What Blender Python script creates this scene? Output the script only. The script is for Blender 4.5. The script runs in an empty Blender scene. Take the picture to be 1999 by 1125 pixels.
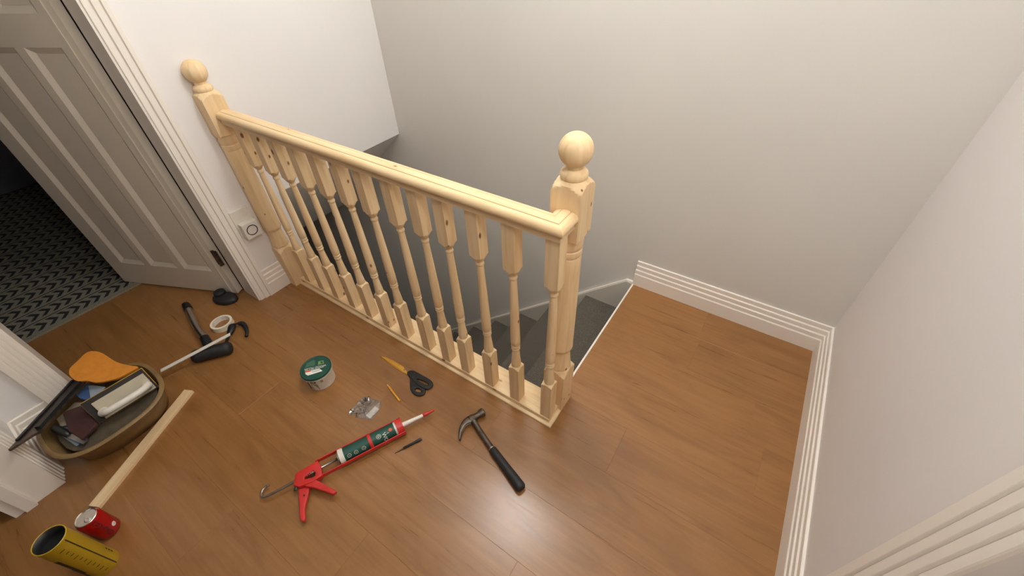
import bpy, bmesh, math, random
from math import sin, cos, pi, sqrt, atan2
from mathutils import Vector, Matrix
random.seed(4)
SC = bpy.context.scene
COL = SC.collection

# ------------------------------------------------------------------ camera
cam_d = bpy.data.cameras.new('camera')
cam = bpy.data.objects.new('camera', cam_d)
COL.objects.link(cam)
cam.matrix_world = Matrix((
    (0.8304679, -0.3518032, 0.4319230, 0.3544592),
    (0.5561860, 0.5672102, -0.6073959, -0.7158458),
    (-0.0313074, 0.7446523, 0.6667179, 1.4621417),
    (0, 0, 0, 1)))
cam_d.sensor_width = 36.0
cam_d.lens = 808.036 * 36.0 / 1999.0
cam_d.shift_x = 0.0015
cam_d.shift_y = -0.0070
cam_d.clip_start = 0.02
SC.camera = cam

# ------------------------------------------------------------------ world, lamp, exposure
world = bpy.data.worlds.new('world')
SC.world = world
world.use_nodes = True
world.node_tree.nodes['Background'].inputs['Color'].default_value = (0.9, 0.75, 0.6, 1)
world.node_tree.nodes['Background'].inputs['Strength'].default_value = 0.02
def lamp(name, loc, energy, color, radius):
    l = bpy.data.lights.new(name, 'POINT')
    l.energy = energy; l.color = color; l.shadow_soft_size = radius
    o = bpy.data.objects.new(name, l); o.location = loc
    COL.objects.link(o)
    return o
lamp('stairwell_bulb', (-0.42, 0.32, 2.28), 36.0, (0.975, 1.0, 1.0), 0.15)
lamp('landing_bulb', (0.55, -0.50, 2.26), 22.0, (0.975, 1.0, 1.0), 0.14)
SC.view_settings.view_transform = 'Standard'
SC.view_settings.look = 'None'
SC.view_settings.exposure = 0.0
SC.view_settings.gamma = 1.0
SC.view_settings.use_curve_mapping = False
SC.cycles.max_bounces = 16
SC.cycles.diffuse_bounces = 12

# ------------------------------------------------------------------ materials
def srgb(r, g, b):
    f = lambda c: (c / 255 / 12.92) if c / 255 <= 0.04045 else ((c / 255 + 0.055) / 1.055) ** 2.4
    return (f(r), f(g), f(b), 1)
class NT:
    def __init__(s, name):
        s.m = bpy.data.materials.new(name); s.m.use_nodes = True
        s.t = s.m.node_tree; s.b = s.t.nodes['Principled BSDF']
    def n(s, typ, **kw):
        nd = s.t.nodes.new(typ)
        for k, v in kw.items():
            if k in nd.inputs: nd.inputs[k].default_value = v
            else: setattr(nd, k, v)
        return nd
    def l(s, a, b): s.t.links.new(a, b)
    def math(s, op, a, b=None, c=None):
        nd = s.t.nodes.new('ShaderNodeMath'); nd.operation = op
        for i, v in enumerate((a, b, c)):
            if v is None: continue
            if isinstance(v, (int, float)): nd.inputs[i].default_value = v
            else: s.l(v, nd.inputs[i])
        return nd.outputs[0]
    def mix(s, fac, a, b, mode='MIX'):
        nd = s.t.nodes.new('ShaderNodeMix'); nd.data_type = 'RGBA'; nd.blend_type = mode
        for i, v in ((0, fac), (6, a), (7, b)):
            if isinstance(v, (int, float, tuple)): nd.inputs[i].default_value = v
            else: s.l(v, nd.inputs[i])
        return nd.outputs[2]
    def ramp(s, fac, stops):
        nd = s.t.nodes.new('ShaderNodeValToRGB')
        el = nd.color_ramp.elements
        while len(el) < len(stops): el.new(0.5)
        for e, (p, c) in zip(el, stops): e.position = p; e.color = c
        s.l(fac, nd.inputs[0]); return nd.outputs[0]
    def bump(s, h, strength, dist):
        nd = s.n('ShaderNodeBump', Strength=strength, Distance=dist)
        s.l(h, nd.inputs['Height']); s.l(nd.outputs[0], s.b.inputs['Normal'])
def plain(name, col, rough=0.5, metal=0.0, vary=0.06, scale=30.0, bump=0.0, **extra):
    q = NT(name)
    tc = q.n('ShaderNodeTexCoord')
    nz = q.n('ShaderNodeTexNoise', Scale=scale, Detail=4.0)
    q.l(tc.outputs['Object'], nz.inputs['Vector'])
    lo = tuple(c * (1 - vary) for c in col[:3]) + (1,); hi = tuple(min(1, c * (1 + vary)) for c in col[:3]) + (1,)
    q.l(q.ramp(nz.outputs[0], [(0.3, lo), (0.7, hi)]), q.b.inputs['Base Color'])
    q.b.inputs['Roughness'].default_value = rough
    q.b.inputs['Metallic'].default_value = metal
    if bump: q.bump(nz.outputs[0], bump, 0.002)
    for k, v in extra.items(): q.b.inputs[k.replace('_', ' ')].default_value = v
    return q.m
def paint(name, col, rough=0.6):
    q = NT(name)
    tc = q.n('ShaderNodeTexCoord')
    n1 = q.n('ShaderNodeTexNoise', Scale=1.6, Detail=3.0); q.l(tc.outputs['Object'], n1.inputs['Vector'])
    n2 = q.n('ShaderNodeTexNoise', Scale=160.0, Detail=3.0); q.l(tc.outputs['Object'], n2.inputs['Vector'])
    lo = tuple(c * .96 for c in col[:3]) + (1,)
    q.l(q.ramp(n1.outputs[0], [(0.35, lo), (0.65, col)]), q.b.inputs['Base Color'])
    q.b.inputs['Roughness'].default_value = rough
    q.bump(n2.outputs[0], 0.06, 0.002)
    return q.m
def pine(name, axis='Z', knots=0.9):
    q = NT(name)
    tc = q.n('ShaderNodeTexCoord'); oi = q.n('ShaderNodeObjectInfo')
    off = q.n('ShaderNodeCombineXYZ')
    rr = q.math('MULTIPLY', oi.outputs['Random'], 37.0)
    for i in range(3): q.l(rr, off.inputs[i])
    ad = q.n('ShaderNodeVectorMath', operation='ADD')
    q.l(tc.outputs['Object'], ad.inputs[0]); q.l(off.outputs[0], ad.inputs[1])
    sc = {'Z': (1, 1, .07), 'X': (.07, 1, 1), 'Y': (1, .07, 1)}[axis]
    mp = q.n('ShaderNodeMapping'); mp.inputs['Scale'].default_value = sc
    q.l(ad.outputs[0], mp.inputs['Vector'])
    g = q.n('ShaderNodeTexNoise', Scale=55.0, Detail=4.0, Distortion=.6); q.l(mp.outputs[0], g.inputs['Vector'])
    g2 = q.n('ShaderNodeTexNoise', Scale=9.0, Detail=2.0); q.l(mp.outputs[0], g2.inputs['Vector'])
    base = q.ramp(g.outputs[0], [(0.30, srgb(216, 185, 140)), (0.5, srgb(229, 202, 159)), (0.72, srgb(238, 214, 175))])
    base = q.mix(q.math('MULTIPLY', g2.outputs[0], .35), base, srgb(218, 180, 130))
    # knots: sparse brown spots
    sk = {'Z': (1, 1, .55), 'X': (.55, 1, 1), 'Y': (1, .55, 1)}[axis]
    mk = q.n('ShaderNodeMapping'); mk.inputs['Scale'].default_value = sk
    q.l(ad.outputs[0], mk.inputs['Vector'])
    v = q.n('ShaderNodeTexVoronoi', Scale=26.0); q.l(mk.outputs[0], v.inputs['Vector'])
    sep = q.n('ShaderNodeSeparateColor'); q.l(v.outputs['Color'], sep.inputs[0])
    on_ = q.math('GREATER_THAN', sep.outputs[0], knots)
    size = q.math('MULTIPLY_ADD', sep.outputs[1], .13, .08)
    d = q.math('DIVIDE', v.outputs['Distance'], size)
    k = q.ramp(d, [(0.0, (1, 1, 1, 1)), (0.55, (.9, .9, .9, 1)), (1.0, (0, 0, 0, 1))])
    halo = q.ramp(d, [(0.2, (.45, .45, .45, 1)), (1.0, (0, 0, 0, 1))])
    ks = q.n('ShaderNodeMath', operation='MULTIPLY'); q.l(k, ks.inputs[0]); q.l(on_, ks.inputs[1])
    col = q.mix(ks.outputs[0], base, srgb(112, 62, 28))
    q.l(col, q.b.inputs['Base Color'])
    q.b.inputs['Roughness'].default_value = .55
    q.bump(g.outputs[0], .08, .001)
    return q.m
def laminate(name):
    q = NT(name)
    tc = q.n('ShaderNodeTexCoord'); oi = q.n('ShaderNodeObjectInfo')
    rr = q.math('MULTIPLY', oi.outputs['Random'], 23.0)
    off = q.n('ShaderNodeCombineXYZ'); q.l(rr, off.inputs[0]); q.l(rr, off.inputs[1])
    ad = q.n('ShaderNodeVectorMath', operation='ADD')
    q.l(tc.outputs['Object'], ad.inputs[0]); q.l(off.outputs[0], ad.inputs[1])
    mp = q.n('ShaderNodeMapping'); mp.inputs['Scale'].default_value = (.05, 1, 1); q.l(ad.outputs[0], mp.inputs['Vector'])
    g = q.n('ShaderNodeTexNoise', Scale=60.0, Detail=6.0, Roughness=.65, Distortion=.4); q.l(mp.outputs[0], g.inputs['Vector'])
    mp2 = q.n('ShaderNodeMapping'); mp2.inputs['Scale'].default_value = (.30, 1, 1); q.l(ad.outputs[0], mp2.inputs['Vector'])
    g2 = q.n('ShaderNodeTexNoise', Scale=7.0, Detail=5.0, Distortion=2.2); q.l(mp2.outputs[0], g2.inputs['Vector'])
    g3 = q.n('ShaderNodeTexNoise', Scale=5.0, Detail=3.0, Distortion=2.5); q.l(mp2.outputs[0], g3.inputs['Vector'])
    c = q.ramp(g.outputs[0], [(0.25, srgb(136, 93, 50)), (0.5, srgb(149, 104, 59)), (0.8, srgb(160, 115, 69))])
    c = q.mix(q.ramp(g2.outputs[0], [(0.45, (0, 0, 0, 1)), (0.70, (.65, .65, .65, 1))]), c, srgb(126, 86, 46))
    c = q.mix(q.ramp(g3.outputs[0], [(0.70, (0, 0, 0, 1)), (0.84, (.4, .4, .4, 1))]), c, srgb(108, 68, 36))
    val = q.math('MULTIPLY_ADD', oi.outputs['Random'], .07, .965)
    hs = q.n('ShaderNodeHueSaturation'); q.l(c, hs.inputs['Color']); q.l(val, hs.inputs['Value'])
    q.l(hs.outputs[0], q.b.inputs['Base Color'])
    q.l(q.math('MULTIPLY_ADD', g.outputs[0], .10, .24), q.b.inputs['Roughness'])
    q.b.inputs['Specular IOR Level'].default_value = .62
    q.bump(g.outputs[0], .05, .001)
    return q.m
def carpet(name):
    q = NT(name)
    tc = q.n('ShaderNodeTexCoord')
    n1 = q.n('ShaderNodeTexNoise', Scale=420.0, Detail=2.0); q.l(tc.outputs['Object'], n1.inputs['Vector'])
    n2 = q.n('ShaderNodeTexNoise', Scale=14.0, Detail=3.0); q.l(tc.outputs['Object'], n2.inputs['Vector'])
    c = q.ramp(n1.outputs[0], [(0.35, srgb(78, 73, 66)), (0.55, srgb(112, 106, 97)), (0.72, srgb(140, 133, 122))])
    c = q.mix(q.math('MULTIPLY', n2.outputs[0], .5), c, srgb(92, 87, 79))
    q.l(c, q.b.inputs['Base Color']); q.b.inputs['Roughness'].default_value = .95
    q.b.inputs['Specular IOR Level'].default_value = .1
    q.bump(n1.outputs[0], .8, .004)
    return q.m
def rug_material(name):
    q = NT(name)
    tc = q.n('ShaderNodeTexCoord'); sp = q.n('ShaderNodeSeparateXYZ'); q.l(tc.outputs['Object'], sp.inputs[0])
    u = q.math('MULTIPLY', sp.outputs[0], -1.0)          # distance in from the edge
    w = q.math('SUBTRACT', u, .022)
    row = q.math('DIVIDE', w, .112)
    fr = q.math('FRACT', row)
    tri = q.math('ABSOLUTE', q.math('SUBTRACT', fr, .42))
    ph = q.math('FRACT', q.math('DIVIDE', q.math('MULTIPLY_ADD', tri, .085, sp.outputs[1]), .046))
    chev = q.math('MULTIPLY', q.math('LESS_THAN', ph, .45), q.math('LESS_THAN', tri, .33))
    sep_ = q.math('GREATER_THAN', q.math('ABSOLUTE', q.math('SUBTRACT', fr, .9)), .03)
    line = q.math('SUBTRACT', 1.0, sep_)
    dark = q.math('MAXIMUM', chev, line)
    border = q.math('GREATER_THAN', u, .02)
    dark = q.math('MULTIPLY', dark, border)
    nz = q.n('ShaderNodeTexNoise', Scale=260.0, Detail=2.0); q.l(tc.outputs['Object'], nz.inputs['Vector'])
    lt = q.ramp(nz.outputs[0], [(0.3, srgb(112, 106, 92)), (0.7, srgb(146, 139, 122))])
    q.l(q.mix(dark, lt, srgb(30, 30, 32)), q.b.inputs['Base Color'])
    q.b.inputs['Roughness'].default_value = .95
    q.bump(nz.outputs[0], .5, .003)
    return q.m
def clear_plastic(name):
    q = NT(name)
    t = q.n('ShaderNodeBsdfTransparent'); gl = q.n('ShaderNodeBsdfGlossy', Roughness=.12)
    df = q.n('ShaderNodeBsdfTranslucent'); df.inputs['Color'].default_value = (.8, .8, .78, 1)
    fr = q.n('ShaderNodeLayerWeight', Blend=.35)
    m1 = q.n('ShaderNodeMixShader'); m1.inputs[0].default_value = .30
    q.l(t.outputs[0], m1.inputs[1]); q.l(df.outputs[0], m1.inputs[2])
    m2 = q.n('ShaderNodeMixShader'); q.l(q.math('MULTIPLY_ADD', fr.outputs['Facing'], .45, .12), m2.inputs[0])
    q.l(m1.outputs[0], m2.inputs[1]); q.l(gl.outputs[0], m2.inputs[2])
    q.l(m2.outputs[0], q.t.nodes['Material Output'].inputs['Surface'])
    return q.m

M = {}
M['wall_l'] = paint('white_wall_paint', srgb(231, 228, 226))
M['wall_b'] = paint('grey_wall_paint', srgb(212, 209, 203))
M['wall_r'] = paint('pale_wall_paint', srgb(224, 218, 215))
M['ceil'] = paint('ceiling_paint', srgb(235, 230, 222))
M['trim'] = paint('white_gloss_trim', srgb(236, 229, 219), .35)
M['door'] = paint('white_door_paint', srgb(226, 216, 200), .4)
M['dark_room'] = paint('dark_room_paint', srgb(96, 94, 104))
M['grey_paint'] = paint('grey_stringer_paint', srgb(205, 200, 190), .5)
M['pine_z'] = pine('pine_upright', 'Z', .60)
M['pine_x'] = pine('pine_along', 'X', .68)
M['pine_clear'] = pine('pine_clear', 'Z', 1.1)
M['pine_y'] = pine('pine_across', 'Y', 1.1)
M['floor'] = laminate('oak_laminate')
M['subfloor'] = plain('chipboard', srgb(90, 62, 38), .8)
M['carpet'] = carpet('grey_carpet')
M['rug'] = rug_material('rug_weave')
M['black'] = plain('black_plastic', (.012, .012, .013, 1), .42)
M['black_rubber'] = plain('black_rubber', (.016, .016, .018, 1), .6, bump=.2, scale=90)
M['steel'] = plain('worn_steel', (.42, .40, .37, 1), .32, 1.0, .2, 40)
M['chrome'] = plain('chrome_tube', (.72, .70, .66, 1), .28, 1.0)
M['dark_steel'] = plain('dark_forged_steel', (.13, .105, .085, 1), .42, .85, .35, 50, .2)
M['red'] = plain('red_painted_metal', srgb(198, 42, 38), .38)
M['red_pl'] = plain('red_plastic', srgb(198, 46, 42), .4)
M['green'] = plain('dark_green_print', srgb(18, 74, 62), .4)
M['green_lt'] = plain('pale_green_print', srgb(112, 150, 84), .4)
M['green_mid'] = plain('mid_green_print', srgb(62, 104, 84), .4)
M['white_pl'] = plain('white_plastic', srgb(225, 220, 210), .38)
M['white_print'] = plain('white_print', srgb(232, 230, 224), .5)
M['orange_print'] = plain('orange_print', srgb(214, 92, 50), .5)
M['tub_white'] = plain('translucent_white_plastic', srgb(205, 198, 184), .35)
M['dark_print'] = plain('dark_print', srgb(52, 40, 32), .5)
M['mid_print'] = plain('mid_grey_print', srgb(150, 132, 116), .5)
M['gold'] = plain('gold_blade', srgb(224, 172, 76), .3, .75, .1)
M['pencil'] = plain('yellow_pencil', srgb(226, 158, 42), .4)
M['graphite'] = plain('graphite', (.03, .03, .03, 1), .4)
M['paper_tape'] = plain('masking_paper', srgb(232, 222, 200), .6)
M['card'] = plain('card_core', srgb(176, 150, 120), .8)
M['tub_khaki'] = plain('khaki_plastic', srgb(132, 106, 66), .5, vary=.2, scale=16)
M['amber'] = plain('amber_foam', srgb(200, 126, 36), .7, vary=.08, scale=45, bump=.2)
M['navy'] = plain('navy_print', (.012, .018, .09, 1), .35)
M['blue'] = plain('blue_cloth', srgb(62, 92, 140), .8, vary=.2)
M['paleblue'] = plain('pale_blue_sheet', srgb(150, 162, 174), .6, vary=.1)
M['maroon'] = plain('maroon_block', srgb(66, 34, 32), .7, vary=.2)
M['dust'] = plain('dark_dust_sheet', srgb(84, 74, 58), .9, vary=.3)
M['grey_sheet'] = plain('grey_sheet', srgb(140, 132, 112), .7, vary=.15)
M['can_red'] = plain('red_can', srgb(178, 16, 18), .22, .35, .05)
M['alu'] = plain('can_aluminium', (.72, .70, .66, 1), .25, 1.0)
M['yellow'] = plain('yellow_tube', srgb(192, 162, 28), .4, vary=.1, scale=20)
M['clear'] = clear_plastic('clear_bag')
M['float_plate'] = plain('float_rubber', srgb(46, 40, 34), .7)
M['float_body'] = plain('float_body', srgb(190, 180, 158), .5)

# ------------------------------------------------------------------ mesh helpers
def link(o, parent=None):
    COL.objects.link(o)
    if parent is not None: o.parent = parent
    return o
def tag(o, label, cat=None, group=None):
    o['label'] = label
    if cat: o['category'] = cat
    if group: o['group'] = group
    return o
def empty(name, loc, label, cat, group=None):
    o = bpy.data.objects.new(name, None); o.location = loc; o.empty_display_size = .05
    link(o); tag(o, label, cat, group); return o
def origin(o):
    v = Vector((0, 0, 0))
    while o is not None:
        v = v + Vector(o.location); o = o.parent
    return v
def mk(name, verts, faces, mat, parent=None, smooth=False, loc=None, bevel=0.0, auto=None, flat=None):
    """verts in world coordinates; stored relative to the parent (or to loc)"""
    og = origin(parent) if parent is not None else Vector((0, 0, 0))
    lc = Vector(loc) - og if loc is not None else Vector((0, 0, 0))
    sub = og + lc
    me = bpy.data.meshes.new(name)
    me.from_pydata([tuple(Vector(v) - sub) for v in verts], [], faces)
    bm = bmesh.new(); bm.from_mesh(me)
    bmesh.ops.remove_doubles(bm, verts=bm.verts, dist=1e-6)
    bmesh.ops.recalc_face_normals(bm, faces=bm.faces)
    if bevel: 
        bmesh.ops.bevel(bm, geom=[e for e in bm.edges if len(e.link_faces) == 2 and e.calc_face_angle(0) > .5], offset=bevel, segments=2, affect='EDGES', profile=.7)
    if smooth or auto:
        for f in bm.faces: f.smooth = not (flat and flat(f))
        lim = auto or pi
        for e in bm.edges:
            if len(e.link_faces) == 2 and e.calc_face_angle(0) > lim: e.smooth = False
    bm.to_mesh(me); bm.free()
    me.materials.append(mat)
    o = bpy.data.objects.new(name, me); o.location = lc
    return link(o, parent)
def boxv(x0, x1, y0, y1, z0, z1):
    v = [(x, y, z) for x in (x0, x1) for y in (y0, y1) for z in (z0, z1)]
    f = [(0, 1, 3, 2), (4, 6, 7, 5), (0, 4, 5, 1), (2, 3, 7, 6), (0, 2, 6, 4), (1, 5, 7, 3)]
    return v, f
class MB:
    def __init__(s): s.v = []; s.f = []
    def add(s, v, f):
        o = len(s.v); s.v += [tuple(p) for p in v]; s.f += [tuple(i + o for i in q) for q in f]; return s
    def box(s, *a): return s.add(*boxv(*a))
    def mk(s, name, mat, parent=None, **k): return mk(name, s.v, s.f, mat, parent, **k)
def box(name, a, mat, parent=None, **k): return mk(name, *boxv(*a), mat, parent, **k)
def prismv(poly, z0, z1, frame=None):
    """poly (u,v) extruded along w; frame = (origin, U, V, W)"""
    n = len(poly)
    if frame is None: frame = (Vector((0, 0, 0)), Vector((1, 0, 0)), Vector((0, 1, 0)), Vector((0, 0, 1)))
    O, U, V, W = [Vector(q) for q in frame]
    v = [O + U * a + V * b + W * z for z in (z0, z1) for a, b in poly]
    f = [tuple(range(n))[::-1], tuple(range(n, 2 * n))] + [(i, (i + 1) % n, n + (i + 1) % n, n + i) for i in range(n)]
    return v, f
def frame_from(O, d, up=(0, 0, 1)):
    W = Vector(d).normalized(); up = Vector(up)
    U = up.cross(W)
    if U.length < 1e-5: U = Vector((1, 0, 0)).cross(W)
    U.normalize(); V = W.cross(U)
    return Vector(O), U, V, W
def lathev(profile, fr, seg=32, caps=True):
    O, U, V, W = fr
    v = []; f = []
    n = len(profile)
    for r, w in profile:
        for k in range(seg):
            a = 2 * pi * k / seg
            v.append(O + W * w + (U * cos(a) + V * sin(a)) * r)
    for i in range(n - 1):
        for k in range(seg):
            k2 = (k + 1) % seg
            f.append((i * seg + k, i * seg + k2, (i + 1) * seg + k2, (i + 1) * seg + k))
    if caps:
        f.append(tuple(range(seg))[::-1]); f.append(tuple((n - 1) * seg + k for k in range(seg)))
    return v, f
def tubev(pts, rad, seg=12, flat=1.0, upv=(0, 0, 1)):
    pts = [Vector(p) for p in pts]; n = len(pts)
    if isinstance(rad, (int, float)): rad = [rad] * n
    v = []; f = []
    for i, p in enumerate(pts):
        d = (pts[min(i + 1, n - 1)] - pts[max(i - 1, 0)]).normalized()
        U = Vector(upv).cross(d)
        if U.length < 1e-4: U = Vector((1, 0, 0)).cross(d)
        U.normalize(); V = d.cross(U)
        for k in range(seg):
            a = 2 * pi * k / seg
            v.append(p + U * cos(a) * rad[i] + V * sin(a) * rad[i] * flat)
    for i in range(n - 1):
        for k in range(seg):
            k2 = (k + 1) % seg
            f.append((i * seg + k, i * seg + k2, (i + 1) * seg + k2, (i + 1) * seg + k))
    f.append(tuple(range(seg))[::-1]); f.append(tuple((n - 1) * seg + k for k in range(seg)))
    return v, f
def smooth_path(pts, n=6):
    """Catmull-Rom through the points"""
    P = [Vector(p) for p in pts]; out = []
    for i in range(len(P) - 1):
        p0 = P[max(i - 1, 0)]; p1 = P[i]; p2 = P[i + 1]; p3 = P[min(i + 2, len(P) - 1)]
        for k in range(n):
            t = k / n
            out.append(.5 * ((2 * p1) + (-p0 + p2) * t + (2 * p0 - 5 * p1 + 4 * p2 - p3) * t * t + (-p0 + 3 * p1 - 3 * p2 + p3) * t ** 3))
    out.append(P[-1]); return out
def closed_smooth(pts, n=4):
    P = [Vector((p[0], p[1], 0)) for p in pts]; m = len(P); out = []
    for i in range(m):
        p0, p1, p2, p3 = P[i - 1], P[i], P[(i + 1) % m], P[(i + 2) % m]
        for k in range(n):
            t = k / n
            q = .5 * ((2 * p1) + (-p0 + p2) * t + (2 * p0 - 5 * p1 + 4 * p2 - p3) * t * t + (-p0 + 3 * p1 - 3 * p2 + p3) * t ** 3)
            out.append((q.x, q.y))
    return out
def struct(o): o['kind'] = 'structure'; return o
def text_obj(name, body, mat, parent, place, size=.02, extr=.0004, shear=0.0, align='CENTER'):
    """lettering converted to a mesh; place maps a flat (x, y, z) to the world"""
    cu = bpy.data.curves.new(name, 'FONT'); cu.body = body; cu.size = size; cu.extrude = extr; cu.shear = shear
    cu.align_x = align; cu.align_y = 'CENTER'; cu.resolution_u = 2
    tmp = bpy.data.objects.new(name, cu); COL.objects.link(tmp)
    dg = bpy.context.evaluated_depsgraph_get(); dg.update()
    me = bpy.data.meshes.new_from_object(tmp.evaluated_get(dg))
    vs = [place(v.co.x, v.co.y, v.co.z) for v in me.vertices]; fs = [tuple(p.vertices) for p in me.polygons]
    bpy.data.objects.remove(tmp); bpy.data.curves.remove(cu); bpy.data.meshes.remove(me)
    return mk(name, vs, fs, mat, parent)

# ------------------------------------------------------------------ the setting
XW, YB, XR, YF = -1.612, 0.9455, 0.7927, -1.11
H = 2.40
w = MB()
w.box(XW - .10, XW, .128, YB + .1, .47, H)          # bulkhead over the stairs
w.box(XW - .10, XW, -.19, .128, 0, H)           # between door and stairs
w.box(XW - .10, XW, -.925, -.19, 2.0, H)            # over the door
w.box(XW - .10, XW, YF - .1, -.925, 0, H)       # left of the door
struct(w.mk('wall_left', M['wall_l']))
struct(box('wall_back', (-4.4, XR + .1, YB, YB + .1, -2.63, H), M['wall_b']))
w = MB()
w.box(XR, XR + .1, -.225, YB, -.3, H)
w.box(XR, XR + .1, -1.0, -.225, 2.0, H)
w.box(XR, XR + .1, -1.6, -1.0, -.012, H)
struct(w.mk('wall_right', M['wall_r']))
w = MB()
w.box(XW, -1.352, YF - .1, YF, -.012, H)
w.box(-1.352, .45, YF - .1, YF, 2.0, H)
w.box(.45, XR, YF - .1, YF, -.012, H)
struct(w.mk('wall_front', M['wall_l']))
w = MB()
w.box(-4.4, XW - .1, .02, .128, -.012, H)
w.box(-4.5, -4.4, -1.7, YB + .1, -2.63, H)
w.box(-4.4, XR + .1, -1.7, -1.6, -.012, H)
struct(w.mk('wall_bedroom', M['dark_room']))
struct(box('ceiling', (-4.5, XR + .1, -1.7, YB + .1, H, H + .08), M['ceil']))
# sloping soffit under the upper flight, then the level ceiling of the floor below
v, f = prismv([(XW - .001, .4705), (-2.44, -.275), (-4.4, -.275), (-4.4, -.18), (-2.48, -.18), (XW - .099, .4695)], .128, YB,
              ((0, 0, 0), (1, 0, 0), (0, 0, 1), (0, 1, 0)))
struct(mk('ceiling_soffit', v, f, M['wall_l']))
struct(box('wall_apron', (-4.4, -.0345, .088, .114, -2.63, -.012), M['wall_b']))
struct(box('floor_downstairs', (-4.4, XR, .114, YB, -2.70, -2.63), M['subfloor']))

# floor: substrate, then every laminate plank a piece of its own
fl = MB()
fl.box(-4.4, XR + .1, -1.6, .088, -.25, -.012)
fl.box(-.0345, XR + .1, .088, YB, -.25, -.012)
floor = struct(fl.mk('floor', M['subfloor']))
PW = .194
def plank(poly):
    n = len(poly); b = .0005
    cx = sum(p[0] for p in poly) / n; cy = sum(p[1] for p in poly) / n
    def inset(d):
        out = []
        for i, p in enumerate(poly):
            a = Vector(poly[i - 1]); q = Vector(p); c = Vector(poly[(i + 1) % n])
            d1 = (q - a).normalized(); d2 = (c - q).normalized()
            n1 = Vector((-d1.y, d1.x)); n2 = Vector((-d2.y, d2.x))
            out.append(q + (n1 + n2) * d)
        return out
    low = inset(.00004); top = inset(.00004 + b)
    v = [(p.x, p.y, -.012) for p in low] + [(p.x, p.y, -b * .8) for p in low] + [(p.x, p.y, 0) for p in top]
    f = []
    for i in range(n):
        j = (i + 1) % n
        f.append((i, j, n + j, n + i)); f.append((n + i, n + j, 2 * n + j, 2 * n + i))
    f.append(tuple(range(2 * n, 3 * n))); f.append(tuple(range(n))[::-1])
    mk('plank', v, f, M['floor'], floor, loc=(cx, cy, 0))
for k in range(-8, 5):
    y0 = -.038 + PW * k; y1 = y0 + PW
    if k == 4: y1 = YB - .003
    xa, xb = (-.0345, XR) if k >= 1 else ((-2.75, XR) if -5 <= k <= -1 else (-1.70, XR))
    if k == 0: xa = XW
    s = .242 + (k * .437) % 1.2
    if k == 4: s = .341
    if k == 2: s = .62
    cuts = sorted(s + 1.2 * j for j in range(-5, 4))
    xs = [xa] + [c for c in cuts if xa + .02 < c < xb - .02] + [xb]
    for a, c in zip(xs[:-1], xs[1:]):
        if k == 0 and a < -.0345:
            if c <= -.0345: plank([(a, y0), (c, y0), (c, .088), (a, .088)])
            else: plank([(a, y0), (c, y0), (c, y1), (-.0345, y1), (-.0345, .088), (a, .088)])
        else: plank([(a, y0), (c, y0), (c, y1), (a, y1)])
# pale edging along the top step
ed = struct(box('trim_1', (-.0425, -.0345, .10, YB - .019, -.05, .0035), M['trim'], bevel=.001))

# skirting boards, stepped profile
SK = [(0, .146), (.006, .146), (.0075, .1445), (.0075, .124), (.0105, .1205), (.0115, .119), (.0115, .099), (.0145, .0955), (.0155, .094),
      (.0155, .074), (.018, .0705), (.019, .068), (.019, 0), (0, 0)]
def skirting(name, P0, P1, nrm, m0=0, m1=0, prof=SK, zs=1.0, mat='trim', parent=None):
    P0 = Vector(P0); P1 = Vector(P1); d = (P1 - P0).normalized(); nrm = Vector(nrm)
    n = len(prof); v = []
    for end, P, s in ((0, P0, m0), (1, P1, m1)):
        for t, z in prof:
            q = P + nrm * t + d * (t * s if end == 0 else -t * s); v.append((q.x, q.y, z * zs))
    f = [(i, (i + 1) % n, n + (i + 1) % n, n + i) for i in range(n)] + [tuple(range(n))[::-1], tuple(range(n, 2 * n))]
    return struct(mk(name, v, f, M[mat], parent))
skirting('baseboard_back', (-.041, YB, 0), (XR, YB, 0), (0, -1, 0), 0, 1)
skirting('baseboard_right', (XR, YB, 0), (XR, -.134, 0), (-1, 0, 0), 1, 0)
skirting('baseboard_left', (XW, -.125, 0), (XW, -.02, 0), (1, 0, 0))
skirting('baseboard_doorside', (XW, -1.0, 0), (XW, YF, 0), (1, 0, 0), 0, 1)
skirting('baseboard_front', (XW, YF, 0), (-1.42, YF, 0), (0, 1, 0), 1, 0)

# door casings: the same stepped moulding standing upright
def casing(name, O, across, out, width, height, steps=3, thick=.02):
    O = Vector(O); A = Vector(across); N = Vector(out)
    flat_w = width * .26; t = thick
    pr = [(0, 0), (0, t - .002), (.002, t)]
    step = thick * .62 / steps; pitch = (width - flat_w) / steps
    for i in range(steps):
        x = flat_w + pitch * i
        pr += [(x - .001, t), (x, t - .001), (x + .0012, t - step - .0015), (x + .0045, t - step)]
        t -= step
    pr += [(width - .002, t), (width, t - .002), (width, 0)]
    n = len(pr)
    v = [O + A * a + N * b + Vector((0, 0, z)) for z in (0, height) for a, b in pr]
    f = [(i, (i + 1) % n, n + (i + 1) % n, n + i) for i in range(n)] + [tuple(range(n))[::-1], tuple(range(n, 2 * n))]
    return struct(mk(name, v, f, M['trim']))
casing('trim_2', (XW, -.125, 0), (0, -1, 0), (1, 0, 0), .064, 2.06, steps=2)
casing('trim_3', (XW, -1.0, 0), (0, 1, 0), (1, 0, 0), .076, 2.06, steps=4)
casing('trim_4', (-1.42, YF, 0), (1, 0, 0), (0, 1, 0), .068, 2.06)
casing('trim_5', (XR, -.134, 0), (0, -1, 0), (-1, 0, 0), .092, 2.06)
j = MB()
j.box(XW - .128, XW + .002, -.197, -.187, 0, 2.0)
struct(j.mk('trim_6', M['trim'], bevel=.0015))
j = MB()
j.box(XW - .128, XW + .002, -.925, -.915, 0, 2.0)
struct(j.mk('trim_7', M['trim'], bevel=.0015))
j = MB()
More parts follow.
